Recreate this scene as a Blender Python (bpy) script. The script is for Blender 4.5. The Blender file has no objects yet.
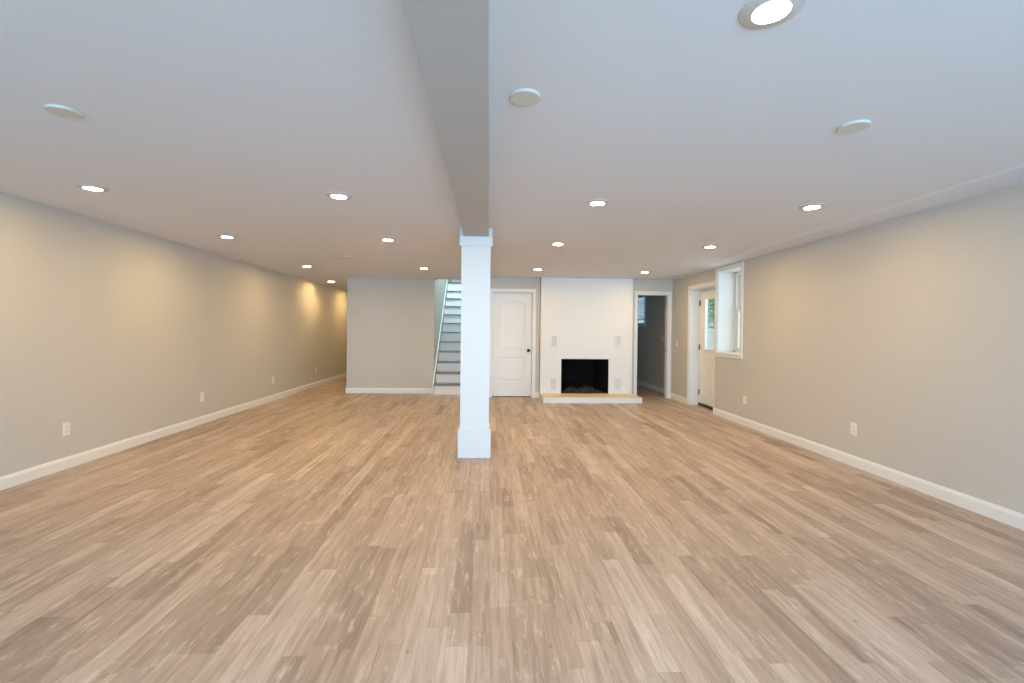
import bpy, bmesh, math, random
from mathutils import Matrix, Vector
PI = math.pi
scene = bpy.context.scene
COL = scene.collection

# ------------------------------------------------------------ camera
cam_d = bpy.data.cameras.new('camera')
cam = bpy.data.objects.new('camera', cam_d)
COL.objects.link(cam)
cam_d.sensor_width = 36.0
cam_d.lens = 457.8 / 1024 * 36.0
cam_d.shift_y = -6.9 / 1024
cam_d.clip_start = 0.05
YAW, PITCH, ROLL = 0.0516, -0.01, 0.0105
cam.matrix_world = (Matrix.Translation((0, 0, 1.3)) @ Matrix.Rotation(-YAW, 4, 'Z')
                    @ Matrix.Rotation(PI / 2 + PITCH, 4, 'X') @ Matrix.Rotation(ROLL, 4, 'Z'))
scene.camera = cam

# ------------------------------------------------------------ light and exposure
scene.view_settings.view_transform = 'Standard'
scene.view_settings.look = 'None'
scene.view_settings.gamma = 1.0
scene.view_settings.use_curve_mapping = False
scene.view_settings.exposure = 0.10
scene.cycles.use_denoising = True
scene.cycles.max_bounces = 10
scene.cycles.diffuse_bounces = 7
scene.cycles.sample_clamp_indirect = 6.0

world = bpy.data.worlds.new('world')
scene.world = world
world.use_nodes = True
wn = world.node_tree.nodes
bg = wn['Background']
sky = wn.new('ShaderNodeTexSky')
sky.sky_type = 'HOSEK_WILKIE'
sky.turbidity = 4.0
sky.sun_direction = Vector((0.2, -0.6, 0.75)).normalized()
world.node_tree.links.new(sky.outputs['Color'], bg.inputs['Color'])
bg.inputs['Strength'].default_value = 4.5

LAMP_RGB = (1.0, 0.67, 0.28)
LAMP_L = 355.0          # radiance of a downlight lens
DAY_RGB = (0.36, 0.68, 1.0)


def area(name, loc, direction, sx, sy, power, rgb=DAY_RGB, spread=PI):
    d = bpy.data.lights.new(name, 'AREA')
    d.spread = spread
    d.shape = 'RECTANGLE'
    d.size, d.size_y = sx, sy
    d.energy = power
    d.color = rgb
    o = bpy.data.objects.new(name, d)
    COL.objects.link(o)
    o.location = loc
    o.rotation_euler = Vector(direction).to_track_quat('-Z', 'Y').to_euler()
    return o


REAR = -2.6
area('daylight_patio_door', (1.55, REAR - 0.35, 1.08), (0, 1, -0.06), 2.6, 2.0, 200, DAY_RGB, 2.6)
area('daylight_rear_window', (-2.1, REAR - 0.35, 1.35), (0, 1, -0.06), 1.7, 1.3, 95, DAY_RGB, 2.5)
area('daylight_side_window', (4.25, 6.9, 1.65), (-1, 0.0, 0), 1.1, 1.3, 13, (0.80, 0.93, 1.0))
area('daylight_entry_door', (4.3, 7.5, 1.45), (-1, 0, -0.1), 0.6, 0.9, 1.5, (0.80, 0.93, 1.0))
area('daylight_stairwell', (-0.62, 10.0, 4.6), (0, 0.5, -1), 0.7, 0.9, 95, (0.66, 0.90, 1.0))
area('daylight_back_room', (4.25, 11.0, 1.85), (-1, -0.1, -0.1), 0.8, 0.8, 7, (0.5, 0.75, 1.0))

sun_d = bpy.data.lights.new('sun', 'SUN')
sun_d.energy = 4.5
sun_d.angle = 0.02
sun_d.color = (1.0, 0.97, 0.90)
sun_o = bpy.data.objects.new('sun', sun_d)
COL.objects.link(sun_o)
sun_o.location = (-10, 8, 14)
sun_o.rotation_euler = Vector((0.75, -0.10, -0.60)).to_track_quat('-Z', 'Y').to_euler()

# ------------------------------------------------------------ materials
def new_mat(name):
    m = bpy.data.materials.new(name)
    m.use_nodes = True
    nt = m.node_tree
    return m, nt, nt.nodes['Principled BSDF']


def paint(name, rgb, rough=0.6, bump=0.0, scale=220.0, spec=0.5):
    m, nt, b = new_mat(name)
    b.inputs['Base Color'].default_value = (*rgb, 1)
    b.inputs['Roughness'].default_value = rough
    b.inputs['Specular IOR Level'].default_value = spec
    tc = nt.nodes.new('ShaderNodeTexCoord')
    n = nt.nodes.new('ShaderNodeTexNoise')
    n.inputs['Scale'].default_value = 1.3
    n.inputs['Detail'].default_value = 3
    nt.links.new(tc.outputs['Object'], n.inputs['Vector'])
    mx = nt.nodes.new('ShaderNodeMix')
    mx.data_type = 'RGBA'
    nt.links.new(n.outputs['Fac'], mx.inputs['Factor'])
    mx.inputs['A'].default_value = (*[c * 0.985 for c in rgb], 1)
    mx.inputs['B'].default_value = (*[min(1, c * 1.015) for c in rgb], 1)
    nt.links.new(mx.outputs['Result'], b.inputs['Base Color'])
    if bump:
        n2 = nt.nodes.new('ShaderNodeTexNoise')
        n2.inputs['Scale'].default_value = scale
        n2.inputs['Detail'].default_value = 2
        nt.links.new(tc.outputs['Object'], n2.inputs['Vector'])
        bp = nt.nodes.new('ShaderNodeBump')
        bp.inputs['Strength'].default_value = bump
        bp.inputs['Distance'].default_value = 0.002
        nt.links.new(n2.outputs['Fac'], bp.inputs['Height'])
        nt.links.new(bp.outputs['Normal'], b.inputs['Normal'])
    return m


M_WALL = paint('greige_wall_paint', (0.58, 0.56, 0.52), 0.7, 0.15)
M_CEIL = paint('ceiling_paint', (0.755, 0.772, 0.80), 0.85, 0.35, 140)
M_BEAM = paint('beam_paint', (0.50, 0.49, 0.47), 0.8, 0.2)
M_TRIM = paint('white_trim_paint', (0.80, 0.80, 0.78), 0.38)
M_DOOR = paint('white_door_paint', (0.80, 0.80, 0.785), 0.42)
M_COLUMN = paint('white_column_paint', (0.74, 0.735, 0.72), 0.45)
M_RISER = paint('white_riser_paint', (0.78, 0.78, 0.76), 0.5)
M_TREAD = paint('grey_tread_paint', (0.15, 0.155, 0.16), 0.5)
M_PLATE = paint('white_plastic', (0.82, 0.81, 0.78), 0.35)
M_SLOT = paint('dark_slot', (0.05, 0.05, 0.05), 0.6)
M_BLACK = paint('black_metal', (0.012, 0.011, 0.01), 0.35)
M_BRONZE = paint('bronze_hinge_metal', (0.16, 0.11, 0.07), 0.35)
M_BRONZE.node_tree.nodes['Principled BSDF'].inputs['Metallic'].default_value = 0.7
M_VINYL = paint('white_vinyl', (0.80, 0.80, 0.77), 0.4)
M_VENT = paint('pale_grey_vent_paint', (0.74, 0.75, 0.75), 0.5)
M_LAMPTRIM = paint('downlight_trim_paint', (0.62, 0.59, 0.56), 0.5)
M_COVER = paint('cover_plate_plastic', (0.66, 0.65, 0.59), 0.5)
M_BLIND = paint('blind_slat', (0.72, 0.76, 0.80), 0.5)
M_PATIO = paint('pale_concrete', (0.55, 0.56, 0.56), 0.9)


def lens_mat():
    m = bpy.data.materials.new('lit_downlight_lens')
    m.use_nodes = True
    nt = m.node_tree
    nt.nodes.clear()
    e = nt.nodes.new('ShaderNodeEmission')
    e.inputs['Color'].default_value = (*LAMP_RGB, 1)
    e.inputs['Strength'].default_value = LAMP_L
    o = nt.nodes.new('ShaderNodeOutputMaterial')
    nt.links.new(e.outputs[0], o.inputs['Surface'])
    return m


M_LENS = lens_mat()


def glass_mat():
    m = bpy.data.materials.new('window_glass')
    m.use_nodes = True
    nt = m.node_tree
    nt.nodes.clear()
    t = nt.nodes.new('ShaderNodeBsdfTransparent')
    t.inputs['Color'].default_value = (0.93, 0.97, 0.95, 1)
    g = nt.nodes.new('ShaderNodeBsdfGlossy')
    g.inputs['Roughness'].default_value = 0.02
    lw_ = nt.nodes.new('ShaderNodeLayerWeight')
    lw_.inputs['Blend'].default_value = 0.15
    f = nt.nodes.new('ShaderNodeMath')
    f.operation = 'MULTIPLY_ADD'
    nt.links.new(lw_.outputs['Facing'], f.inputs[0])
    f.inputs[1].default_value = 0.18
    f.inputs[2].default_value = 0.03
    mx = nt.nodes.new('ShaderNodeMixShader')
    o = nt.nodes.new('ShaderNodeOutputMaterial')
    nt.links.new(f.outputs[0], mx.inputs['Fac'])
    nt.links.new(t.outputs[0], mx.inputs[1])
    nt.links.new(g.outputs[0], mx.inputs[2])
    nt.links.new(mx.outputs[0], o.inputs['Surface'])
    return m


M_GLASS = glass_mat()


class NB:
    """tiny node builder"""
    def __init__(self, nt):
        self.nt = nt

    def math(self, op, a, b=None, c=None):
        n = self.nt.nodes.new('ShaderNodeMath')
        n.operation = op
        for i, v in enumerate((a, b, c)):
            if v is None:
                continue
            if isinstance(v, (int, float)):
                n.inputs[i].default_value = v
            else:
                self.nt.links.new(v, n.inputs[i])
        return n.outputs[0]

    def combine(self, x, y, z=0.0):
        n = self.nt.nodes.new('ShaderNodeCombineXYZ')
        for i, v in enumerate((x, y, z)):
            if isinstance(v, (int, float)):
                n.inputs[i].default_value = v
            else:
                self.nt.links.new(v, n.inputs[i])
        return n.outputs[0]

    def white(self, vec):
        n = self.nt.nodes.new('ShaderNodeTexWhiteNoise')
        n.noise_dimensions = '3D'
        self.nt.links.new(vec, n.inputs['Vector'])
        return n.outputs['Value']

    def noise(self, vec, scale, detail=2, rough=0.5):
        n = self.nt.nodes.new('ShaderNodeTexNoise')
        n.inputs['Scale'].default_value = scale
        n.inputs['Detail'].default_value = detail
        n.inputs['Roughness'].default_value = rough
        self.nt.links.new(vec, n.inputs['Vector'])
        return n.outputs['Fac']

    def ramp(self, fac, stops, interp='LINEAR'):
        n = self.nt.nodes.new('ShaderNodeValToRGB')
        n.color_ramp.interpolation = interp
        el = n.color_ramp.elements
        while len(el) < len(stops):
            el.new(0.5)
        for e, (p, c) in zip(el, stops):
            e.position = p
            e.color = (*c, 1) if len(c) == 3 else c
        self.nt.links.new(fac, n.inputs['Fac'])
        return n.outputs['Color']

    def mix(self, fac, a, b, blend='MIX'):
        n = self.nt.nodes.new('ShaderNodeMix')
        n.data_type = 'RGBA'
        n.blend_type = blend
        for key, v in (('Factor', fac), ('A', a), ('B', b)):
            if isinstance(v, (int, float)):
                n.inputs[key].default_value = v
            elif isinstance(v, tuple):
                n.inputs[key].default_value = (*v, 1)
            else:
                self.nt.links.new(v, n.inputs[key])
        return n.outputs['Result']


def floor_mat():
    m, nt, b = new_mat('vinyl_plank_floor')
    nb = NB(nt)
    tc = nt.nodes.new('ShaderNodeTexCoord')
    sep = nt.nodes.new('ShaderNodeSeparateXYZ')
    nt.links.new(tc.outputs['Object'], sep.inputs[0])
    X, Y = sep.outputs['X'], sep.outputs['Y']
    W, L = 0.091, 0.86
    u = nb.math('DIVIDE', nb.math('ADD', X, 20.0), W)
    i = nb.math('FLOOR', u)
    off = nb.white(nb.combine(i, 3.7, 1.1))
    v = nb.math('ADD', nb.math('DIVIDE', nb.math('ADD', Y, 20.0), L), nb.math('MULTIPLY', off, 7.0))
    j = nb.math('FLOOR', v)
    r = nb.white(nb.combine(i, j, 0.5))
    r2 = nb.white(nb.combine(i, j, 9.5))
    # two strips share one wider plank; the plank sets part of the tone
    ip = nb.math('FLOOR', nb.math('MULTIPLY', u, 0.5))
    vp = nb.math('ADD', nb.math('DIVIDE', nb.math('ADD', Y, 20.0), 1.22), nb.math('MULTIPLY', nb.white(nb.combine(ip, 8.3, 2.2)), 5.0))
    jp = nb.math('FLOOR', vp)
    rp = nb.white(nb.combine(ip, jp, 4.4))
    broad = nb.noise(nb.combine(nb.math('MULTIPLY', X, 13.0), nb.math('MULTIPLY', Y, 1.1), nb.math('MULTIPLY', rp, 31.0)), 1.0, 4, 0.6)
    tone = nb.math('ADD', nb.math('ADD', nb.math('MULTIPLY', r, 0.62), nb.math('MULTIPLY', rp, 0.26)),
                   nb.math('MULTIPLY', nb.math('SUBTRACT', broad, 0.42), 0.85))
    base = nb.ramp(tone, [(0.05, (0.305, 0.226, 0.182)), (0.35, (0.410, 0.312, 0.252)),
                          (0.60, (0.46, 0.358, 0.294)), (0.80, (0.52, 0.417, 0.350)), (1.0, (0.62, 0.515, 0.445))])
    # long grain, different for every strip
    gv = nb.combine(nb.math('MULTIPLY', X, 38.0), nb.math('MULTIPLY', Y, 2.1), nb.math('MULTIPLY', r2, 40.0))
    g = nb.noise(gv, 1.0, 5, 0.62)
    gcol = nb.ramp(g, [(0.22, (0.70, 0.67, 0.65)), (0.48, (1.0, 1.0, 1.0)), (0.78, (1.24, 1.25, 1.26))])
    c1 = nb.mix(1.0, base, gcol, 'MULTIPLY')
    gv2 = nb.combine(nb.math('MULTIPLY', X, 150.0), nb.math('MULTIPLY', Y, 5.0), nb.math('MULTIPLY', r2, 11.0))
    g2 = nb.noise(gv2, 1.0, 3, 0.6)
    gcol2 = nb.ramp(g2, [(0.3, (0.86, 0.85, 0.84)), (0.6, (1.05, 1.05, 1.05))])
    c2 = nb.mix(1.0, c1, gcol2, 'MULTIPLY')
    # white-washed wear and dark specks printed in the planks
    wv = nb.combine(nb.math('MULTIPLY', X, 26.0), nb.math('MULTIPLY', Y, 5.5), nb.math('MULTIPLY', r, 23.0))
    w = nb.noise(wv, 1.0, 4, 0.7)
    wf = nb.ramp(w, [(0.55, (0, 0, 0)), (0.70, (0.65, 0.65, 0.65))])
    c3 = nb.mix(wf, c2, (0.66, 0.58, 0.50))
    vo = nt.nodes.new('ShaderNodeTexVoronoi')
    vo.inputs['Scale'].default_value = 5.0
    nt.links.new(nb.combine(X, Y, 0.0), vo.inputs['Vector'])
    kf = nb.ramp(vo.outputs['Distance'], [(0.02, (0.6, 0.6, 0.6)), (0.05, (0, 0, 0))])
    c4 = nb.mix(kf, c3, (0.16, 0.12, 0.10))
    # seams
    fu = nb.math('FRACT', u)
    du = nb.math('MINIMUM', fu, nb.math('SUBTRACT', 1.0, fu))
    su = nb.math('LESS_THAN', du, 0.012)
    fv = nb.math('FRACT', v)
    dv = nb.math('MINIMUM', fv, nb.math('SUBTRACT', 1.0, fv))
    sv = nb.math('LESS_THAN', dv, 0.0016)
    fp_ = nb.math('FRACT', vp)
    sv = nb.math('MAXIMUM', sv, nb.math('LESS_THAN', nb.math('MINIMUM', fp_, nb.math('SUBTRACT', 1.0, fp_)), 0.0012))
    seam = nb.math('MAXIMUM', su, sv)
    c5 = nb.mix(nb.math('MULTIPLY', seam, 0.22), c4, (0.16, 0.12, 0.09))
    nt.links.new(c5, b.inputs['Base Color'])
    ro = nb.ramp(g, [(0.2, (0.50, 0.50, 0.50)), (0.8, (0.40, 0.40, 0.40))])
    nt.links.new(ro, b.inputs['Roughness'])
    b.inputs['Specular IOR Level'].default_value = 0.4
    bp = nt.nodes.new('ShaderNodeBump')
    bp.inputs['Strength'].default_value = 0.12
    bp.inputs['Distance'].default_value = 0.002
    nt.links.new(g2, bp.inputs['Height'])
    nt.links.new(bp.outputs['Normal'], b.inputs['Normal'])
    return m


M_FLOOR = floor_mat()


def brick_mat(name, c1, c2, mortar, bump, rough=0.6):
    m, nt, b = new_mat(name)
    nb = NB(nt)
    tc = nt.nodes.new('ShaderNodeTexCoord')
    sep = nt.nodes.new('ShaderNodeSeparateXYZ')
    nt.links.new(tc.outputs['Object'], sep.inputs[0])
    geo = nt.nodes.new('ShaderNodeNewGeometry')
    h = nb.math('ADD', sep.outputs['X'], sep.outputs['Y'])
    vec = nb.combine(h, sep.outputs['Z'], 0.0)
    br = nt.nodes.new('ShaderNodeTexBrick')
    br.inputs['Scale'].default_value = 1.0
    br.inputs['Brick Width'].default_value = 0.205
    br.inputs['Row Height'].default_value = 0.0665
    br.inputs['Mortar Size'].default_value = 0.005
    br.inputs['Mortar Smooth'].default_value = 0.4
    br.inputs['Color1'].default_value = (*c1, 1)
    br.inputs['Color2'].default_value = (*c2, 1)
    br.inputs['Mortar'].default_value = (*mortar, 1)
    nt.links.new(vec, br.inputs['Vector'])
    nt.links.new(br.outputs['Color'], b.inputs['Base Color'])
    b.inputs['Roughness'].default_value = rough
    n = nb.noise(tc.outputs['Object'], 60.0, 3)
    hgt = nb.math('ADD', nb.math('MULTIPLY', br.outputs['Fac'], -1.0), nb.math('MULTIPLY', n, 0.25))
    bp = nt.nodes.new('ShaderNodeBump')
    bp.inputs['Strength'].default_value = bump
    bp.inputs['Distance'].default_value = 0.006
    nt.links.new(hgt, bp.inputs['Height'])
    nt.links.new(bp.outputs['Normal'], b.inputs['Normal'])
    return m


M_BRICK = brick_mat('white_painted_brick', (0.81, 0.82, 0.82), (0.795, 0.808, 0.81), (0.755, 0.772, 0.78), 0.30)
M_SOOT = brick_mat('sooty_firebrick', (0.007, 0.006, 0.006), (0.011, 0.008, 0.007), (0.009, 0.008, 0.008), 0.5, 0.9)


def ash_mat():
    m, nt, b = new_mat('grey_ash')
    nb = NB(nt)
    tc = nt.nodes.new('ShaderNodeTexCoord')
    n = nb.noise(tc.outputs['Object'], 22.0, 5, 0.7)
    c = nb.ramp(n, [(0.38, (0.012, 0.011, 0.010)), (0.56, (0.05, 0.055, 0.045)), (0.76, (0.20, 0.20, 0.18))])
    nt.links.new(c, b.inputs['Base Color'])
    b.inputs['Roughness'].default_value = 0.95
    return m


M_ASH = ash_mat()
M_SOOT.node_tree.nodes['Principled BSDF'].inputs['Specular IOR Level'].default_value = 0.1


def hearth_mat():
    m, nt, b = new_mat('tan_stone_slab')
    nb = NB(nt)
    tc = nt.nodes.new('ShaderNodeTexCoord')
    n = nb.noise(tc.outputs['Object'], 7.0, 4, 0.6)
    c = nb.ramp(n, [(0.3, (0.68, 0.54, 0.37)), (0.7, (0.80, 0.66, 0.47))])
    nt.links.new(c, b.inputs['Base Color'])
    b.inputs['Roughness'].default_value = 0.6
    return m


M_HEARTH = hearth_mat()


def leaf_mat():
    m, nt, b = new_mat('green_leaves')
    nb = NB(nt)
    tc = nt.nodes.new('ShaderNodeTexCoord')
    n = nb.noise(tc.outputs['Object'], 3.0, 4, 0.7)
    c = nb.ramp(n, [(0.3, (0.42, 0.56, 0.36)), (0.7, (0.66, 0.78, 0.56))])
    nt.links.new(c, b.inputs['Base Color'])
    b.inputs['Roughness'].default_value = 0.7
    return m


M_LEAF = leaf_mat()
M_BARK = paint('brown_bark', (0.16, 0.11, 0.08), 0.9, 0.6, 30)

# ------------------------------------------------------------ mesh helpers
def box(bm, x0, x1, y0, y1, z0, z1):
    vs = [bm.verts.new((x, y, z)) for x in (x0, x1) for y in (y0, y1) for z in (z0, z1)]
    for f in ((0, 1, 3, 2), (4, 6, 7, 5), (0, 4, 5, 1), (2, 3, 7, 6), (0, 2, 6, 4), (1, 5, 7, 3)):
        bm.faces.new([vs[k] for k in f])


def boxes(*lst):
    bm = bmesh.new()
    for b in lst:
        box(bm, *b)
    return bm


def lathe(bm, prof, n=32, mat=None, cap=True):
    """prof: list of (r, z), revolved about z; ends with r == 0 close on a point"""
    mat = mat or Matrix.Identity(4)
    rings = []
    for r, z in prof:
        if r < 1e-6:
            rings.append([bm.verts.new(mat @ Vector((0, 0, z)))])
        else:
            rings.append([bm.verts.new(mat @ Vector((r * math.cos(2 * PI * k / n), r * math.sin(2 * PI * k / n), z)))
                          for k in range(n)])
    for a, b in zip(rings, rings[1:]):
        for k in range(n):
            k2 = (k + 1) % n
            if len(a) == 1 and len(b) == 1:
                continue
            if len(a) == 1:
                bm.faces.new((a[0], b[k2], b[k]))
            elif len(b) == 1:
                bm.faces.new((a[k], a[k2], b[0]))
            else:
                bm.faces.new((a[k], a[k2], b[k2], b[k]))


def extrude_profile(bm, prof, p0, p1, right, up=Vector((0, 0, 1))):
    """sweep a closed 2D profile (a along 'right', b along 'up') from p0 to p1"""
    p0, p1, right = Vector(p0), Vector(p1), Vector(right)
    A = [bm.verts.new(p0 + right * a + up * b) for a, b in prof]
    B = [bm.verts.new(p1 + right * a + up * b) for a, b in prof]
    n = len(prof)
    for k in range(n):
        k2 = (k + 1) % n
        bm.faces.new((A[k], A[k2], B[k2], B[k]))
    bm.faces.new(A[::-1])
    bm.faces.new(B)


def obj(name, bm, mat, parent=None, bevel=0.0, smooth=False, loc=None, segs=2):
    bmesh.ops.recalc_face_normals(bm, faces=bm.faces[:])
    me = bpy.data.meshes.new(name)
    bm.to_mesh(me)
    bm.free()
    me.materials.append(mat)
    if smooth:
        for p in me.polygons:
            p.use_smooth = True
    o = bpy.data.objects.new(name, me)
    COL.objects.link(o)
    if parent is not None:
        o.parent = parent
    if loc is not None:
        o.location = loc
    if bevel:
        md = o.modifiers.new('bevel', 'BEVEL')
        md.width = bevel
        md.segments = segs
        md.limit_method = 'ANGLE'
    return o


def tag(o, label=None, cat=None, group=None, kind=None):
    if label:
        o['label'] = label
    if cat:
        o['category'] = cat
    if group:
        o['group'] = group
    if kind:
        o['kind'] = kind
    return o


def thing(name, label, cat, loc=(0, 0, 0), group=None, kind=None, rotz=0.0):
    o = bpy.data.objects.new(name, None)
    o.empty_display_size = 0.1
    COL.objects.link(o)
    o.location = loc
    o.rotation_euler = (0, 0, rotz)
    return tag(o, label, cat, group, kind)


def copy_tree(o, parent=None):
    c = o.copy()
    COL.objects.link(c)
    if parent is not None:
        c.parent = parent
    for ch in list(o.children):
        copy_tree(ch, c)
    return c


def struct(name, bm, mat, label, cat, bevel=0.0):
    return tag(obj(name, bm, mat, bevel=bevel), label, cat, kind='structure')


# ------------------------------------------------------------ room dimensions (metres)
H = 2.345                       # ceiling
XL, XR = -3.82, 3.589           # side walls
YB = 8.78                       # back wall with the doors
YP = 9.334                      # partition beside the stairs
YC = 8.66                       # chimney face
YEND = 14.0                     # end of the side hallway
T = 0.12

# ------------------------------------------------------------ floor and ceiling
def zc(y):
    """underside of the ceiling: it falls slightly toward the back of the room"""
    return 2.352 - 0.0050 * (y - 1.0)


struct('floor', boxes((XL - 0.3, 4.0, REAR - 0.2, YEND + 0.2, -0.15, 0.0)), M_FLOOR,
       'whitewashed tan vinyl plank floor running toward the fireplace', 'floor')

ceil = boxes((XL - 0.3, 4.0, REAR - 0.2, YB + 0.06, H, H + 0.2),
             (XL - 0.3, -0.16, YB + 0.06, YP, H, H + 0.2),
             (XL - 0.3, -1.14, YP, YEND + 0.2, H, H + 0.2),
             (-0.11, 4.0, YB + 0.06, 12.6, H, H + 0.2))
for v_ in ceil.verts:
    if v_.co.z < H + 0.05:
        v_.co.z = zc(v_.co.y)
struct('ceiling', ceil, M_CEIL, 'flat white ceiling dotted with recessed lights', 'ceiling')

# shallow dropped drywall strip along the right wall and above the side-room doorway
bm = bmesh.new()
drop = 0.011
prof = [(0.0, 0.01), (0.0, 0.0), (0.012, -drop * 0.35), (0.028, -drop * 0.85), (0.05, -drop), (0.40, -drop), (0.40, 0.01)]
extrude_profile(bm, prof, (3.24, REAR, zc(REAR)), (3.24, YB, zc(YB)), (1, 0, 0))
extrude_profile(bm, [(a_, b_) for a_, b_ in prof], (2.80, 8.43, zc(8.43)), (3.245, 8.43, zc(8.43)), (0, 1, 0))
struct('ceiling_soffit', bm, M_CEIL, 'shallow dropped ceiling strip along the right wall', 'ceiling')

# ------------------------------------------------------------ walls
struct('wall_left', boxes((XL - 0.2, XL, REAR - 0.2, YEND + 0.2, 0, H)), M_WALL,
       'long greige left wall washed with warm lamplight', 'wall')

DY0, DY1, DZ = 7.075, 7.975, 2.05            # entry door opening
WY0, WY1, WZ0, WZ1 = 6.345, 7.0, 0.985, 2.25  # window opening
XO = 3.96
XD = 3.81
struct('wall_right', boxes((XR, XO, REAR - 0.2, WY0, 0, H),
                           (XR, XO, WY0, WY1, 0, WZ0),
                           (XR, XO, WY0, WY1, WZ1, H),
                           (XR, XO, WY1, 7.05, 0, H),
                           (XR, XD, 7.05, DY0, 0, H),
                           (XR, XD, DY0, DY1, DZ, H),
                           (XR, XD, DY1, YB + 0.12, 0, H)), M_WALL,
       'greige right wall with the deep window and entry door', 'wall')

OX0, OX1, OZ = 2.89, 3.505, 2.02             # side-room doorway
PX0, PX1, PZ = 0.066, 0.850, 2.03            # panel door opening
struct('wall_back', boxes((-0.16, PX0, YB, YB + T, 0, H),
                          (PX0, PX1, YB, YB + T, PZ, H),
                          (PX1, 0.985, YB, YB + T, 0, H),
                          (2.765, OX0, YB, YB + T, 0, H),
                          (OX0, OX1, YB, YB + T, OZ, H),
                          (OX1, XR, YB, YB + T, 0, H)), M_WALL,
       'greige back wall around the panel door and doorway', 'wall')

struct('wall_partition', boxes((-2.8325, -1.095, YP, YP + T, 0, H),
                               (-2.8325, -2.7125, YP + T, YEND, 0, H)), M_WALL,
       'short greige partition wall left of the staircase', 'wall')
struct('wall_stair_left', boxes((-1.19, -1.095, YP + T, 13.6, 0, 4.9),
                                (-1.19, -1.095, YP, YP + T, H, 4.9)), M_WALL,
       'pale stairwell wall left of the white risers', 'wall')
struct('wall_stair_right', boxes((-0.16, -0.06, YB + T, 13.6, 0, 4.9)), M_WALL,
       'stairwell wall behind the square column', 'wall')
struct('wall_stair_end', boxes((-1.19, -0.06, 13.6, 13.7, 0, 4.9)), M_WALL,
       'upper end of the stairwell above the stairs', 'wall')
struct('wall_stair_header', boxes((-1.095, -0.16, YP, YP + 0.1, H + 0.2, 4.9)), M_WALL,
       'header wall over the foot of the stairs', 'wall')
struct('ceiling_stairwell', boxes((-1.19, -0.06, YP, 13.7, 4.9, 5.0)), M_CEIL,
       'upper ceiling of the stairwell', 'ceiling')
struct('wall_hall_end', boxes((XL, -2.71, YEND, YEND + 0.15, 0, H)), M_WALL,
       'end wall of the narrow hallway left of the partition', 'wall')
# closet behind the panel door and the dim side room
struct('wall_closet', boxes((-0.06, 0.99, 9.6, 9.7, 0, H)), M_WALL, 'closet wall behind the panel door', 'wall')
SX = 3.70
BY0, BY1, BZ0, BZ1 = 10.68, 11.5, 1.47, 2.17
struct('wall_side_room', boxes((SX, XO, YB + 0.12, BY0, 0, H),
                               (SX, XO, BY0, BY1, 0, BZ0),
                               (SX, XO, BY0, BY1, BZ1, H),
                               (SX, XO, BY1, 12.5, 0, H),
                               (1.9, XO, 12.5, 12.6, 0, H),
                               (1.8, 1.9, 9.35, 12.6, 0, H)), M_WALL,
       'dim grey walls of the side room through the doorway', 'wall')

# rear wall behind the camera, with the daylight openings
struct('wall_rear', boxes((XL, -2.95, REAR - 0.15, REAR, 0, H),
                          (-2.95, -1.25, REAR - 0.15, REAR, 0, 0.7),
                          (-2.95, -1.25, REAR - 0.15, REAR, 2.0, H),
                          (-1.25, 0.25, REAR - 0.15, REAR, 0, H),
                          (0.25, 2.85, REAR - 0.15, REAR, 2.08, H),
                          (2.85, XR, REAR - 0.15, REAR, 0, H)), M_WALL,
       'rear wall with the patio door opening', 'wall')

# drywall beam carried by the column
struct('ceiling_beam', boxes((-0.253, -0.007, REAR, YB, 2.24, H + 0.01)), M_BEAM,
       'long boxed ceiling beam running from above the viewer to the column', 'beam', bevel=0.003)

# ------------------------------------------------------------ baseboards
BB = [(0, 0), (0.016, 0), (0.016, 0.078), (0.011, 0.094), (0.006, 0.104), (0, 0.104)]
bm = bmesh.new()
extrude_profile(bm, BB, (XL, REAR, 0), (XL, YEND, 0), (1, 0, 0))
struct('baseboard_left', bm, M_TRIM, 'white baseboard along the left wall', 'baseboard')
bm = bmesh.new()
extrude_profile(bm, BB, (XR, REAR, 0), (XR, DY0 + 0.012, 0), (-1, 0, 0))
extrude_profile(bm, BB, (XR, DY1 + 0.066, 0), (XR, YB, 0), (-1, 0, 0))
struct('baseboard_right', bm, M_TRIM, 'white baseboard along the right wall', 'baseboard')
bm = bmesh.new()
extrude_profile(bm, BB, (-2.8485, YP, 0), (-1.095, YP, 0), (0, -1, 0))
extrude_profile(bm, BB, (-2.8325, YP - 0.0, 0), (-2.8325, YEND, 0), (-1, 0, 0))
struct('baseboard_partition', bm, M_TRIM, 'white baseboard at the foot of the partition wall', 'baseboard')
bm = bmesh.new()
extrude_profile(bm, BB, (PX1 + 0.06, YB, 0), (0.992, YB, 0), (0, -1, 0))
extrude_profile(bm, BB, (OX1 + 0.06, YB, 0), (XR, YB, 0), (0, -1, 0))
struct('baseboard_back', bm, M_TRIM, 'short white baseboard pieces beside the back doorways', 'baseboard')
bm = bmesh.new()
extrude_profile(bm, BB, (SX, YB + T, 0), (SX, 12.5, 0), (-1, 0, 0))
struct('baseboard_side_room', bm, M_TRIM, 'white baseboard in the dim side room', 'baseboard')

# ------------------------------------------------------------ column
col = thing('support_column', 'square white boxed column under the beam in mid-room', 'column', (-0.133, 4.80, 0))
hw = 0.147
obj('shaft', boxes((-hw, hw, -0.14, 0.14, 0, 2.24)), M_COLUMN, col, bevel=0.003)
def square_rings(bm, rings, sq=0.952):
    """nested square loops (half width, z); depth is a little less than width"""
    loops = [[bm.verts.new((a * w, b * (w - 0.007), z)) for a, b in ((-1, -1), (1, -1), (1, 1), (-1, 1))] for w, z in rings]
    for A, B in zip(loops, loops[1:] + loops[:1]):
        for k in range(4):
            bm.faces.new((A[k], A[(k + 1) % 4], B[(k + 1) % 4], B[k]))


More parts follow.
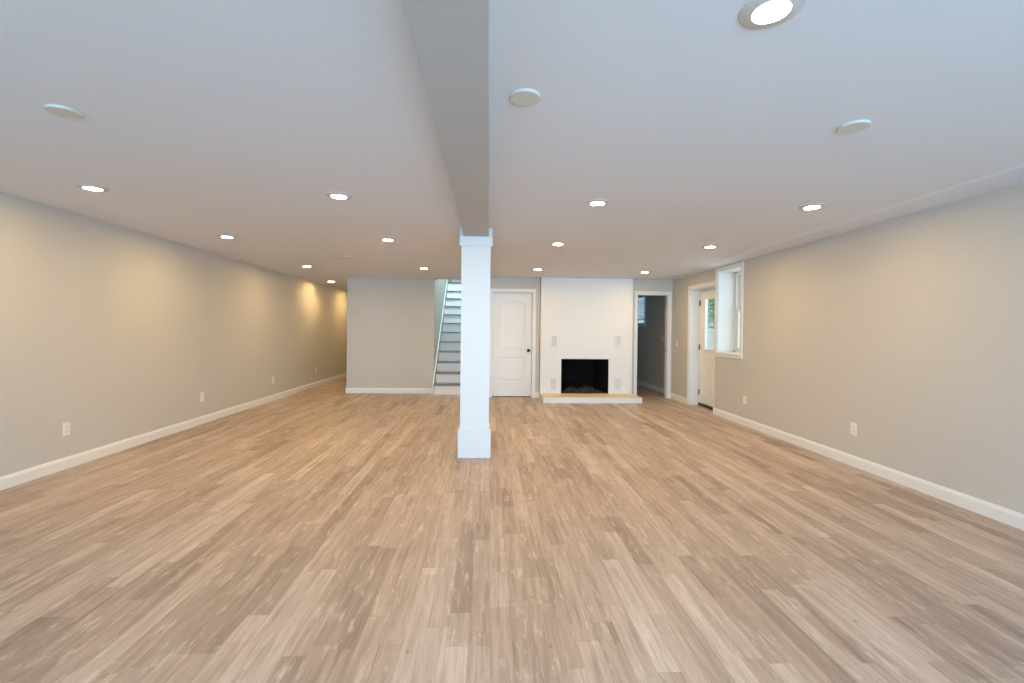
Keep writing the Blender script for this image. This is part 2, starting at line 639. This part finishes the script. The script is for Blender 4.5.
bm = bmesh.new()
square_rings(bm, [(0.1465, 0.0), (0.166, 0.0), (0.166, 0.280), (0.160, 0.289), (0.1465, 0.289)])
obj('base_wrap', bm, M_COLUMN, col)
bm = bmesh.new()
for sx in (-1, 1):
    x0, x1 = sorted((sx * 0.126, sx * 0.166))
    box(bm, x0, x1, -0.156, 0.156, 2.2435, zc(4.97) - 0.001)
obj('side_bracket', bm, M_COLUMN, col, bevel=0.003)
bm = bmesh.new()
square_rings(bm, [(0.1465, 2.145), (0.166, 2.145), (0.166, 2.2435), (0.1465, 2.2435)])
obj('capital_band', bm, M_COLUMN, col, bevel=0.002)

# ------------------------------------------------------------ panel relief helper
def offset_loop(pts, d):
    """inset a CCW 2D loop by d"""
    n = len(pts)
    out = []
    for k in range(n):
        p0, p1, p2 = Vector(pts[k - 1]), Vector(pts[k]), Vector(pts[(k + 1) % n])
        e1, e2 = (p1 - p0).normalized(), (p2 - p1).normalized()
        n1, n2 = Vector((-e1.y, e1.x)), Vector((-e2.y, e2.x))
        m = (n1 + n2)
        m = m / max(0.2, m.dot(n1)) if m.length > 1e-6 else n1
        out.append(p1 + m * d)
    return out


def add_relief(bm, pts, levels, place):
    """concentric rings: levels = (inset, depth); place(a, b, depth) -> 3D"""
    rings = []
    for ins, dep in levels:
        rings.append([bm.verts.new(place(p[0], p[1], dep)) for p in (offset_loop(pts, ins) if ins else [Vector(q) for q in pts])])
    n = len(pts)
    for a, b in zip(rings, rings[1:]):
        for k in range(n):
            k2 = (k + 1) % n
            bm.faces.new((a[k], a[k2], b[k2], b[k]))
    bm.faces.new(rings[-1])


def holed_slab(w, h, holes, place, front, back):
    """front face of a door with holes filled by relief; returns bmesh"""
    bm = bmesh.new()
    outer = [(0, 0), (w, 0), (w, h), (0, h)]
    edges = []
    for loop in [outer] + holes:
        vs = [bm.verts.new(place(a, b, front)) for a, b in loop]
        for k in range(len(vs)):
            edges.append(bm.edges.new((vs[k], vs[(k + 1) % len(vs)])))
    bmesh.ops.triangle_fill(bm, use_beauty=True, use_dissolve=False, edges=edges)
    # sides and back
    A = [bm.verts.new(place(a, b, front)) for a, b in outer]
    B = [bm.verts.new(place(a, b, back)) for a, b in outer]
    for k in range(4):
        k2 = (k + 1) % 4
        bm.faces.new((A[k], A[k2], B[k2], B[k]))
    bm.faces.new(B)
    return bm


def arch_loop(x0, x1, z0, z1, rise, n=18):
    pts = [(x0, z0), (x1, z0)]
    cx, hw_ = (x0 + x1) / 2, (x1 - x0) / 2
    for k in range(n + 1):
        c = 1 - 2 * k / n
        pts.append((cx + hw_ * c, z1 - rise * c * c))
    return pts


def rect_loop(x0, x1, z0, z1):
    return [(x0, z0), (x1, z0), (x1, z1), (x0, z1)]


RELIEF = [(0, 0), (0.010, 0.007), (0.022, 0.007), (0.040, 0.002)]

# ------------------------------------------------------------ door_1 : white panel door
d1 = thing('door_1', 'closed white arch-topped two-panel door left of the fireplace', 'door', (0.076, YB + 0.105, 0.014), kind='structure')
place1 = lambda a, b, d: Vector((a, d, b))
W1, H1 = 0.762, 2.008
h1 = arch_loop(0.115, 0.647, 0.90, 1.845, 0.07)
h2 = rect_loop(0.115, 0.647, 0.285, 0.755)
bm = bmesh.new()
front = [rect_loop(0, 0.115, 0, H1), rect_loop(0.647, W1, 0, H1), rect_loop(0.115, 0.647, 0, 0.285),
         rect_loop(0.115, 0.647, 0.755, 0.90), h1[2:] + [(0.115, H1), (0.647, H1)]]
for lp in front:
    bm.faces.new([bm.verts.new(place1(a, b, 0.0)) for a, b in lp])
A = [bm.verts.new(place1(a, b, 0.0)) for a, b in rect_loop(0, W1, 0, H1)]
B = [bm.verts.new(place1(a, b, 0.035)) for a, b in rect_loop(0, W1, 0, H1)]
for k in range(4):
    bm.faces.new((A[k], A[(k + 1) % 4], B[(k + 1) % 4], B[k]))
bm.faces.new(B)
add_relief(bm, h1, RELIEF, place1)
add_relief(bm, h2, RELIEF, place1)
obj('door_slab', bm, M_DOOR, d1)
kb = bmesh.new()
lathe(kb, [(0, 0.0), (0.032, 0.0), (0.032, 0.006), (0.026, 0.010), (0.013, 0.012), (0.012, 0.034), (0.022, 0.040),
           (0.029, 0.050), (0.029, 0.058), (0.022, 0.068), (0, 0.072)], 28, Matrix.Rotation(PI / 2, 4, 'X'))
obj('door_knob', kb, M_BLACK, d1, smooth=True, loc=(0.706, 0.0, 0.89))

CAS = [(0, 0), (0.058, 0), (0.058, 0.019), (0.050, 0.019), (0.012, 0.012), (0, 0.010)]   # casing: across, out
def casing_set(bm, a0, a1, top, w, place, near=True, far=True, th=0.018):
    """flat door casing made of stepped boards; place(a, out, z)"""
    def bd(a_0, a_1, z0, z1, o0, o1):
        c = [place(a, o, z) for a in (a_0, a_1) for o in (o0, o1) for z in (z0, z1)]
        vs = [bm.verts.new(p) for p in c]
        for f in ((0, 1, 3, 2), (4, 6, 7, 5), (0, 4, 5, 1), (2, 3, 7, 6), (0, 2, 6, 4), (1, 5, 7, 3)):
            bm.faces.new([vs[k] for k in f])
    if near:
        bd(a0 - w, a0, 0, top, 0, th)
        bd(a0 - w, a0 - w * 0.7, 0, top, th, th + 0.005)
    if far:
        bd(a1, a1 + w, 0, top, 0, th)
        bd(a1 + w * 0.7, a1 + w, 0, top, th, th + 0.005)
    l0, l1 = (a0 - w if near else a0), (a1 + w if far else a1)
    bd(l0, l1, top, top + w, 0, th)
    bd(l0, l1, top + w * 0.7, top + w, th, th + 0.005)


def jamb_set(bm, a0, a1, top, d0, d1_, place, th=0.012):
    def bd(a_0, a_1, z0, z1):
        c = [place(a, o, z) for a in (a_0, a_1) for o in (d0, d1_) for z in (z0, z1)]
        vs = [bm.verts.new(p) for p in c]
        for f in ((0, 1, 3, 2), (4, 6, 7, 5), (0, 4, 5, 1), (2, 3, 7, 6), (0, 2, 6, 4), (1, 5, 7, 3)):
            bm.faces.new([vs[k] for k in f])
    bd(a0, a0 + th, 0, top)
    bd(a1 - th, a1, 0, top)
    bd(a0, a1, top - th, top)


backp = lambda a, o, z: Vector((a, YB - o, z))
bm = bmesh.new()
casing_set(bm, PX0, PX1, PZ, 0.06, backp)
tr1 = struct('trim_1', bm, M_TRIM, 'white casing around the arch-panelled door', 'trim', bevel=0.002)
bm = bmesh.new()
jamb_set(bm, PX0, PX1, PZ, 0.0, -0.115, backp, 0.008)
obj('jamb', bm, M_TRIM, tr1)

# ------------------------------------------------------------ side-room doorway trim
bm = bmesh.new()
casing_set(bm, OX0, OX1, OZ, 0.06, backp)
tr2 = struct('trim_2', bm, M_TRIM, 'white casing around the open doorway right of the fireplace', 'trim', bevel=0.002)
bm = bmesh.new()
jamb_set(bm, OX0, OX1, OZ, 0.0, -0.12, backp, 0.012)
obj('jamb', bm, M_TRIM, tr2)
obj('strike_plate', boxes((OX1 - 0.0135, OX1 - 0.0118, YB + 0.045, YB + 0.075, 0.90, 0.965)), M_BRONZE, tr2)

# ------------------------------------------------------------ entry door in the right wall
rightp = lambda a, o, z: Vector((XR - o, a, z))
bm = bmesh.new()
casing_set(bm, DY0, DY1, DZ, 0.062, rightp, near=False, far=True)
tr3 = struct('trim_3', bm, M_TRIM, 'white casing around the recessed entry door', 'trim', bevel=0.002)
bm = bmesh.new()
jamb_set(bm, DY0, DY1, DZ, 0.0, -0.215, rightp, 0.012)
obj('jamb', bm, M_TRIM, tr3)
obj('threshold', boxes((3.745, 3.83, DY0 + 0.012, DY1 - 0.012, 0.0, 0.0012)), M_BRONZE, tr3)

d2 = thing('door_2', 'white half-glass entry door recessed in the right wall', 'door', (3.752, DY0 + 0.016, 0.04), kind='structure')
W2, H2 = DY1 - DY0 - 0.032, 1.99
place2 = lambda a, b, d: Vector((d, a, b))
g0, g1, gz0, gz1 = 0.205, 0.665, 0.955, 1.84
hp1 = rect_loop(0.13, 0.405, 0.20, 0.80)
hp2 = rect_loop(0.465, 0.74, 0.20, 0.80)
hg = rect_loop(g0, g1, gz0, gz1)
bm = holed_slab(W2, H2, [hp1, hp2, hg], place2, 0.0, 0.044)
# open the back behind the glass: the back face is rebuilt as four strips
bm.faces.ensure_lookup_table()
back_f = [f for f in bm.faces if all(abs(v.co.x - 0.044) < 1e-5 for v in f.verts)]
bmesh.ops.delete(bm, geom=back_f, context='FACES_ONLY')
for (a0, a1, b0, b1) in ((0, W2, 0, gz0), (0, W2, gz1, H2), (0, g0, gz0, gz1), (g1, W2, gz0, gz1)):
    bm.faces.new([bm.verts.new(place2(a, b, 0.044)) for a, b in ((a0, b0), (a1, b0), (a1, b1), (a0, b1))])
for (a0, b0), (a1, b1) in zip(hg, hg[1:] + hg[:1]):
    bm.faces.new([bm.verts.new(place2(a, b, d)) for a, b, d in ((a0, b0, 0), (a1, b1, 0), (a1, b1, 0.044), (a0, b0, 0.044))])
add_relief(bm, hp1, RELIEF, place2)
add_relief(bm, hp2, RELIEF, place2)
obj('door_slab', bm, M_DOOR, d2)
bm = boxes((-0.010, 0.0, g0 - 0.02, g1 + 0.02, gz0 - 0.02, gz0 + 0.012), (-0.010, 0.0, g0 - 0.02, g1 + 0.02, gz1 - 0.012, gz1 + 0.02),
           (-0.010, 0.0, g0 - 0.02, g0 + 0.012, gz0 + 0.012, gz1 - 0.012), (-0.010, 0.0, g1 - 0.012, g1 + 0.02, gz0 + 0.012, gz1 - 0.012))
obj('glass_frame', bm, M_DOOR, d2, bevel=0.003)
obj('glass_pane', boxes((0.018, 0.024, g0, g1, gz0, gz1)), M_GLASS, d2)
for z in (0.20, 0.99, 1.77):
    bm = bmesh.new()
    lathe(bm, [(0, -0.052), (0.005, -0.050), (0.0075, -0.044), (0.0075, 0.044), (0.005, 0.050), (0, 0.052)], 12)
    box(bm, -0.001, 0.0035, -0.030, 0.014, -0.044, 0.044)
    obj('hinge', bm, M_BRONZE, d2, loc=(-0.006, W2 - 0.002, z))
obj('door_sweep', boxes((-0.012, 0.044, 0.0, W2, -0.0385, 0.010)), M_BLACK, d2)

# ------------------------------------------------------------ window_1 in the right wall
w1 = thing('window_1', 'deep-set white double-hung window beside the entry door', 'window', (XR, (WY0 + WY1) / 2, WZ0), kind='structure')
def wbox(*lst):
    bm = bmesh.new()
    for x0, x1, y0, y1, z0, z1 in lst:
        box(bm, x0 - XR, x1 - XR, y0 - (WY0 + WY1) / 2, y1 - (WY0 + WY1) / 2, z0 - WZ0, z1 - WZ0)
    return bm
cw = 0.062
obj('casing', wbox((XR - 0.018, XR, WY0 - cw, WY0, WZ0 + 0.004, WZ1 + 0.055), (XR - 0.018, XR, WY1, WY1 + 0.074, WZ0 + 0.004, WZ1 + 0.055),
                   (XR - 0.018, XR, WY0, WY1, WZ1, WZ1 + 0.055)), M_TRIM, w1, bevel=0.003)
obj('apron', wbox((XR - 0.018, XR, WY0 - cw, WY1 + 0.074, WZ0 - 0.065, WZ0 - 0.022)), M_TRIM, w1, bevel=0.003)
obj('sill', wbox((XR - 0.03, 3.86, WY0, WY1, WZ0 - 0.022, WZ0 + 0.004), (XR - 0.03, XR, WY0 - cw - 0.004, WY0, WZ0 - 0.022, WZ0 + 0.004),
                 (XR - 0.03, XR, WY1, WY1 + 0.078, WZ0 - 0.022, WZ0 + 0.004)), M_TRIM, w1, bevel=0.003)
obj('jamb_liner', wbox((XR - 0.002, 3.86, WY1 - 0.010, WY1, WZ0 + 0.004, WZ1), (XR - 0.002, 3.86, WY0, WY0 + 0.010, WZ0 + 0.004, WZ1),
                       (XR - 0.002, 3.86, WY0 + 0.010, WY1 - 0.010, WZ1 - 0.010, WZ1)), M_TRIM, w1)
fy0, fy1, fz0, fz1 = WY0 + 0.01, WY1 - 0.01, WZ0 + 0.004, WZ1 - 0.01
fx0, fx1 = 3.85, 3.945
obj('window_frame', wbox((fx0, fx1, fy0, fy0 + 0.035, fz0, fz1), (fx0, fx1, fy1 - 0.035, fy1, fz0, fz1),
                         (fx0, fx1, fy0, fy1, fz0, fz0 + 0.035), (fx0, fx1, fy0, fy1, fz1 - 0.035, fz1)), M_VINYL, w1, bevel=0.003)
zm = (fz0 + fz1) / 2 + 0.03
def sash(name, x0, x1, z0, z1):
    y0, y1 = fy0 + 0.036, fy1 - 0.036
    s = obj(name, wbox((x0, x1, y0, y0 + 0.04, z0, z1), (x0, x1, y1 - 0.04, y1, z0, z1),
                       (x0, x1, y0 + 0.04, y1 - 0.04, z0, z0 + 0.04), (x0, x1, y0 + 0.04, y1 - 0.04, z1 - 0.04, z1)), M_VINYL, w1, bevel=0.003)
    xm = (x0 + x1) / 2
    obj('glass_pane', wbox((xm - 0.003, xm + 0.003, y0 + 0.04, y1 - 0.04, z0 + 0.04, z1 - 0.04)), M_GLASS, s)
    return s
sash('lower_sash', 3.865, 3.895, fz0 + 0.036, zm + 0.02)
sash('upper_sash', 3.905, 3.935, zm - 0.02, fz1 - 0.036)
obj('sash_lock', wbox((3.858, 3.885, 6.66, 6.70, zm + 0.02, zm + 0.032)), M_VENT, w1, bevel=0.003)

# ------------------------------------------------------------ side-room window with blind
w2 = thing('window_2', 'small high window seen through the open doorway', 'window', (0, 0, 0), kind='structure')
obj('casing', boxes((SX - 0.018, SX, BY0 - 0.06, BY0, BZ0 - 0.06, BZ1 + 0.06), (SX - 0.018, SX, BY1, BY1 + 0.06, BZ0 - 0.06, BZ1 + 0.06),
                    (SX - 0.018, SX, BY0, BY1, BZ1, BZ1 + 0.06), (SX - 0.018, SX, BY0, BY1, BZ0 - 0.06, BZ0)), M_TRIM, w2, bevel=0.003)
obj('window_frame', boxes((SX + 0.10, SX + 0.15, BY0, BY0 + 0.04, BZ0, BZ1), (SX + 0.10, SX + 0.15, BY1 - 0.04, BY1, BZ0, BZ1),
                          (SX + 0.10, SX + 0.15, BY0, BY1, BZ0, BZ0 + 0.04), (SX + 0.10, SX + 0.15, BY0, BY1, BZ1 - 0.04, BZ1)), M_VINYL, w2)
obj('glass_pane', boxes((SX + 0.12, SX + 0.126, BY0 + 0.04, BY1 - 0.04, BZ0 + 0.04, BZ1 - 0.04)), M_GLASS, w2)
bl = thing('window_blind', 'slatted blind hanging in the small window of the dim side room', 'blind', (SX + 0.05, (BY0 + BY1) / 2, BZ0))
hh = BZ1 - BZ0
lw = (BY1 - BY0) / 2 - 0.008
obj('head_rail', boxes((-0.025, 0.025, -lw, lw, hh - 0.045, hh - 0.004)), M_BLIND, bl, bevel=0.003)
bm = bmesh.new()
for k in range(11):
    z = 0.16 + k * 0.043
    vs = [bm.verts.new((x, y, z + s)) for x, s in ((-0.024, 0.010), (0.024, -0.010)) for y in (-lw, lw)]
    vs2 = [bm.verts.new(v.co + Vector((0, 0, 0.0025))) for v in vs]
    for q in (vs, vs2):
        bm.faces.new((q[0], q[1], q[3], q[2]))
    for a, b in ((0, 1), (1, 3), (3, 2), (2, 0)):
        bm.faces.new((vs[a], vs[b], vs2[b], vs2[a]))
obj('slats', bm, M_BLIND, bl)
obj('bottom_rail', boxes((-0.022, 0.022, -lw, lw, 0.105, 0.128)), M_BLIND, bl, bevel=0.003)

# ------------------------------------------------------------ fireplace
fp = thing('fireplace', 'white painted brick fireplace with a black firebox and raised hearth', 'fireplace', (1.8765, YC, 0))
def fbox(*lst):
    bm = bmesh.new()
    for x0, x1, y0, y1, z0, z1 in lst:
        box(bm, x0 - 1.8765, x1 - 1.8765, y0 - YC, y1 - YC, z0, z1)
    return bm
CX0, CX1 = 0.993, 2.762
FX0, FX1, FZ0, FZ1 = 1.393, 2.309, 0.1024, 0.762
obj('chimney_breast', fbox((CX0, FX0, YC, 9.34, 0.0, 2.309), (FX1, CX1, YC, 9.34, 0.0, 2.309), (FX0, FX1, YC, 9.34, FZ1, 2.309),
                           (FX0, FX1, YC, 9.34, 0.0, FZ0 - 0.004)), M_BRICK, fp)
# firebox: tapering sooty chamber
bm = bmesh.new()
a = 0.001
F = [(FX0 + a, YC + 0.012, FZ0), (FX1 - a, YC + 0.012, FZ0), (FX1 - a, YC + 0.012, FZ1 - a), (FX0 + a, YC + 0.012, FZ1 - a)]
Bk = [(FX0 + 0.17, YC + 0.55, FZ0), (FX1 - 0.17, YC + 0.55, FZ0), (FX1 - 0.17, YC + 0.55, FZ1 - a), (FX0 + 0.17, YC + 0.55, FZ1 - a)]
A_ = [bm.verts.new((x - 1.8765, y - YC, z)) for x, y, z in F]
B_ = [bm.verts.new((x - 1.8765, y - YC, z)) for x, y, z in Bk]
for k in range(4):
    bm.faces.new((A_[k], A_[(k + 1) % 4], B_[(k + 1) % 4], B_[k]))
bm.faces.new(B_)
bmesh.ops.reverse_faces(bm, faces=bm.faces[:])
obj('firebox', bm, M_SOOT, fp)
obj('lintel', fbox((FX0 + 0.002, FX1 - 0.002, YC + 0.004, YC + 0.10, FZ1 - 0.012, FZ1 - 0.002)), M_BLACK, fp)
# ash bed
bm = bmesh.new()
random.seed(4)
nx, ny = 34, 18
grid = []
for iy in range(ny + 1):
    fy = iy / ny
    row = []
    for ix in range(nx + 1):
        fx = ix / nx
        x0 = FX0 + 0.01 + 0.15 * fy
        x1 = FX1 - 0.01 - 0.15 * fy
        e = max(0.0, math.sin(PI * fx)) ** 0.4 * min(1, fy * 3.0) 
        zz = FZ0 + 0.003 + e * (0.012 + 0.085 * fy * (0.65 + 0.35 * math.sin(fx * 9 + 1.0)) + random.uniform(0, 0.022))
        row.append(bm.verts.new((x0 + (x1 - x0) * fx - 1.8765, 0.06 + 0.45 * fy, zz)))
    grid.append(row)
for iy in range(ny):
    for ix in range(nx):
        bm.faces.new((grid[iy][ix], grid[iy][ix + 1], grid[iy + 1][ix + 1], grid[iy + 1][ix]))
tag(obj('ash', bm, M_ASH, fp, smooth=True), kind='stuff')
HX0, HX1, HY0, HZ = 0.990, 2.787, 8.1185, 0.1024
obj('hearth_base', fbox((HX0, HX1, HY0, YC, 0.0, HZ - 0.006)), M_BRICK, fp, bevel=0.004)
obj('hearth_top', fbox((HX0 + 0.001, HX1 - 0.001, HY0 + 0.004, YC, HZ - 0.006, HZ)), M_HEARTH, fp)

# four painted vent grilles in the brick
def vent(x0, x1, z0, z1, label):
    v = thing('vent_grille', label, 'vent', ((x0 + x1) / 2, YC, (z0 + z1) / 2), 'vent grilles around the firebox')
    w, h = (x1 - x0) / 2, (z1 - z0) / 2
    e = 0.014
    obj('frame', boxes((-w, w, -0.008, -0.0005, -h, -h + e), (-w, w, -0.008, -0.0005, h - e, h),
                       (-w, -w + e, -0.008, -0.0005, -h + e, h - e), (w - e, w, -0.008, -0.0005, -h + e, h - e)), M_VENT, v, bevel=0.002)
    bm = bmesh.new()
    n = 9
    for k in range(n):
        z = -h + e + (k + 0.5) * (2 * h - 2 * e) / n
        pr = [(0.0, -0.008), (0.0015, -0.009), (0.007, 0.006), (0.005, 0.008)]
        extrude_profile(bm, pr, (-w + e, -0.0005, z), (w - e, -0.0005, z), (0, -1, 0))
    obj('louvers', bm, M_VENT, v)
vent(1.19, 1.308, 0.986, 1.213, 'pale grey vent grille above and left of the black firebox')
vent(2.424, 2.543, 0.991, 1.22, 'pale grey vent grille above and right of the black firebox')
vent(1.19, 1.308, 0.166, 0.394, 'pale grey vent grille low on the brick left of the firebox')
vent(2.425, 2.554, 0.17, 0.40, 'pale grey vent grille low on the brick right of the firebox')

# ------------------------------------------------------------ staircase
RS, TR, YS = 0.2074, 0.2537, 9.165
SX0, SX1 = -1.066, -0.165
stairs = thing('staircase', 'straight staircase with white risers and dark grey treads', 'stairs', (-0.62, YS, 0))
for k in range(12):
    y = k * TR
    z = (k + 1) * RS + (0.035 if k == 11 else 0.0)
    obj('riser', boxes((SX0 + 0.62, SX1 + 0.62, y, y + 0.02, k * RS, z - 0.026)), M_RISER, stairs)
    bm = bmesh.new()
    prof = [(-0.03, -0.020), (-0.026, -0.026), (TR + 0.012, -0.026), (TR + 0.012, 0.0), (-0.024, 0.0), (-0.03, -0.006)]
    extrude_profile(bm, prof, (SX0 + 0.62, y, z), (SX1 + 0.62, y, z), (0, 1, 0))
    obj('tread', bm, M_TREAD, stairs)
bm = bmesh.new()
sl = RS / TR
for x0, x1 in ((-1.093 + 0.62, -1.075 + 0.62),):
    pr = [(-0.035, 0.0), (-0.035, RS + 0.02), (11.6 * TR, RS + 0.02 + (11.6 * TR + 0.035) * sl), (11.6 * TR, (11.6 * TR) * sl - 0.25), (0.3, 0.0)]
    extrude_profile(bm, pr, (x0, 0, 0), (x1, 0, 0), (0, 1, 0))
obj('skirt_board', bm, M_TRIM, stairs)
obj('landing', boxes((SX0 + 0.62, SX1 + 0.62, 12 * TR + 0.013, 13.595 - YS, 12 * RS - 0.1, 12 * RS + 0.035)), M_TREAD, stairs)

# ------------------------------------------------------------ recessed downlights
def make_downlight():
    r = thing('recessed_downlight', '', 'ceiling light', (0, 0, H), 'recessed downlights in the ceiling')
    bm = bmesh.new()
    lathe(bm, [(0.0560, 0.002), (0.0560, -0.0105), (0.0575, -0.0112), (0.0605, -0.0112), (0.072, -0.0095), (0.086, -0.0065), (0.094, -0.0045), (0.096, -0.0025), (0.096, 0.002)], 48)
    obj('trim_ring', bm, M_LAMPTRIM, r)
    bm = bmesh.new()
    lathe(bm, [(0.0, -0.0112), (0.045, -0.0110), (0.0555, -0.0106)], 28)
    obj('lens', bm, M_LENS, r)
    return r


LIGHTS = [
    (0.906, 1.450, 'lit downlight nearest the viewer, cut by the photo top right of the beam'),
    (-1.143, 1.430, 'downlight nearly out of frame at the top left corner'),
    (0.870, 3.670, 'lit downlight right of the column in the second row from the viewer'),
    (2.641, 3.635, 'lit downlight over the right wall, nearest of that row by the wall'),
    (-1.179, 3.661, 'lit downlight left of the beam in the second row from the viewer'),
    (-2.981, 3.613, 'lit downlight nearest the viewer beside the left wall'),
    (0.812, 5.390, 'lit downlight right of the column in the third row from the viewer'),
    (2.650, 5.385, 'lit downlight in front of the deep window by the right wall'),
    (-1.167, 5.360, 'lit downlight just left of the column head'),
    (-2.979, 5.378, 'second lit downlight from the viewer along the left wall'),
    (0.813, 7.600, 'lit downlight in front of the white arch-panelled door'),
    (2.669, 7.727, 'lit downlight in front of the open doorway by the fireplace'),
    (-1.083, 7.709, 'lit downlight in front of the staircase and partition'),
    (-2.994, 7.714, 'third lit downlight from the viewer along the left wall'),
    (-3.393, 10.05, 'lit downlight in the narrow hallway beyond the partition corner'),
    (-3.393, 12.10, 'farthest downlight in the narrow hallway beyond the partition'),
]
dl = make_downlight()
for k, (x, y, lab) in enumerate(LIGHTS):
    o = dl if k == 0 else copy_tree(dl)
    o.location = (x, y, zc(y))
    o['label'] = lab

# ------------------------------------------------------------ blank ceiling covers and smoke detector
bm = bmesh.new()
lathe(bm, [(0.0, -0.0125), (0.064, -0.012), (0.0675, -0.010), (0.0685, -0.006), (0.069, 0.0)], 48)
cov = tag(obj('ceiling_cover_plate', bm, M_COVER), cat='cover plate', group='round blank ceiling covers')
for k, (x, y, lab) in enumerate([
        (0.153, 2.055, 'round blank white ceiling cover right beside the beam'),
        (1.828, 2.224, 'round blank white ceiling cover at upper right, toward the right wall'),
        (-2.077, 2.353, 'round blank white ceiling cover at upper left, toward the left wall'),
        (1.957, 6.771, 'far round blank ceiling cover in front of the fireplace'),
        (-2.062, 6.640, 'far round blank ceiling cover in front of the partition wall')]):
    o = cov if k == 0 else cov.copy()
    if k:
        COL.objects.link(o)
    o.location = (x, y, zc(y))
    o['label'] = lab
bm = bmesh.new()
lathe(bm, [(0.0, -0.036), (0.030, -0.036), (0.040, -0.030), (0.046, -0.016), (0.055, -0.012), (0.056, 0.0)], 32)
tag(obj('smoke_detector', bm, M_COVER, smooth=True, loc=(-1.06, 9.2, zc(9.2))), 'small round white detector on the ceiling above the partition end', 'smoke detector')

# ------------------------------------------------------------ outlets and switches (face looks along local +x)
def make_plate(name, label, cat, group=None, switch=False):
    r = thing(name, label, cat, group=group)
    bm = boxes((0.0005, 0.006, -0.038, 0.038, -0.061, 0.061))
    obj('cover_plate', bm, M_PLATE, r, bevel=0.003)
    if switch:
        obj('rocker', boxes((0.006, 0.010, -0.016, 0.016, -0.033, 0.033)), M_PLATE, r, bevel=0.002)
    else:
        for s in (-1, 1):
            f = obj('receptacle', boxes((0.006, 0.008, -0.0165, 0.0165, s * 0.0195 - 0.014, s * 0.0195 + 0.014)), M_PLATE, r, bevel=0.003)
            obj('slots', boxes((0.008, 0.0084, -0.0075, -0.0055, s * 0.0195 - 0.004, s * 0.0195 + 0.006),
                               (0.008, 0.0084, 0.0055, 0.0075, s * 0.0195 - 0.004, s * 0.0195 + 0.006),
                               (0.008, 0.0084, -0.002, 0.002, s * 0.0195 - 0.011, s * 0.0195 - 0.007)), M_SLOT, f)
    return r


GO = 'white wall outlets'
ol = make_plate('wall_outlet', '', 'outlet', GO)
OUT = [
    (XL, 4.349, 0.36, 0, 'white outlet low on the left wall, nearest the viewer'),
    (XL, 6.325, 0.36, 0, 'second white outlet from the viewer along the left wall'),
    (XL, 8.348, 0.36, 0, 'third white outlet from the viewer along the left wall'),
    (XL, 10.372, 0.35, 0, 'farthest white outlet on the left wall, just before the partition corner'),
    (XR, 4.300, 0.365, PI, 'white outlet low on the right wall, nearest the viewer'),
    (XR, 6.209, 0.357, PI, 'white outlet low on the right wall below the deep window'),
]
for k, (x, y, z, rz, lab) in enumerate(OUT):
    o = ol if k == 0 else copy_tree(ol)
    o.location = (x, y, z)
    o.rotation_euler = (0, 0, rz)
    o['label'] = lab
sw = make_plate('light_switch', 'white light switch between the entry door and the back corner', 'light switch', 'light switches', True)
sw.location = (XR, 8.55, 1.08)
sw.rotation_euler = (0, 0, PI)
sw2 = copy_tree(sw)
sw2.location = (SX, 9.56, 1.145)
sw2['label'] = 'light switch on the dim side-room wall seen through the doorway'

# ------------------------------------------------------------ outdoors seen through the glass
struct('patio_ground', boxes((3.97, 30, -6, 30, -0.3, -0.12)), M_PATIO, 'pale ground outside the entry door', 'ground')
tree = thing('tree', 'blurred green tree outside, seen through the entry door glass', 'tree', (9.4, 17.0, -0.12))
bm = bmesh.new()
lathe(bm, [(0.24, 0.0), (0.17, 0.35), (0.15, 1.6), (0.10, 3.2), (0.0, 4.0)], 14)
obj('trunk', bm, M_BARK, tree, smooth=True)
bm = bmesh.new()
random.seed(11)
for k in range(5200):
    while True:
        c = Vector((random.uniform(-1, 1), random.uniform(-1, 1), random.uniform(-1, 1)))
        if c.length < 1:
            break
    c = Vector((-0.9 + c.x * 2.4, c.y * 2.4, 3.25 + c.z * 1.75))
    s_ = random.uniform(0.07, 0.15)
    q = Matrix.Rotation(random.uniform(0, PI), 3, 'Z') @ Matrix.Rotation(random.uniform(0, PI), 3, 'X')
    pts = [(-1, 0, 0), (-0.3, 0.45, 0.1), (0.6, 0.3, 0.05), (1, 0, -0.1), (0.6, -0.3, 0.05), (-0.3, -0.45, 0.1)]
    bm.faces.new([bm.verts.new(c + q @ (Vector(p) * s_)) for p in pts])
obj('crown', bm, M_LEAF, tree)
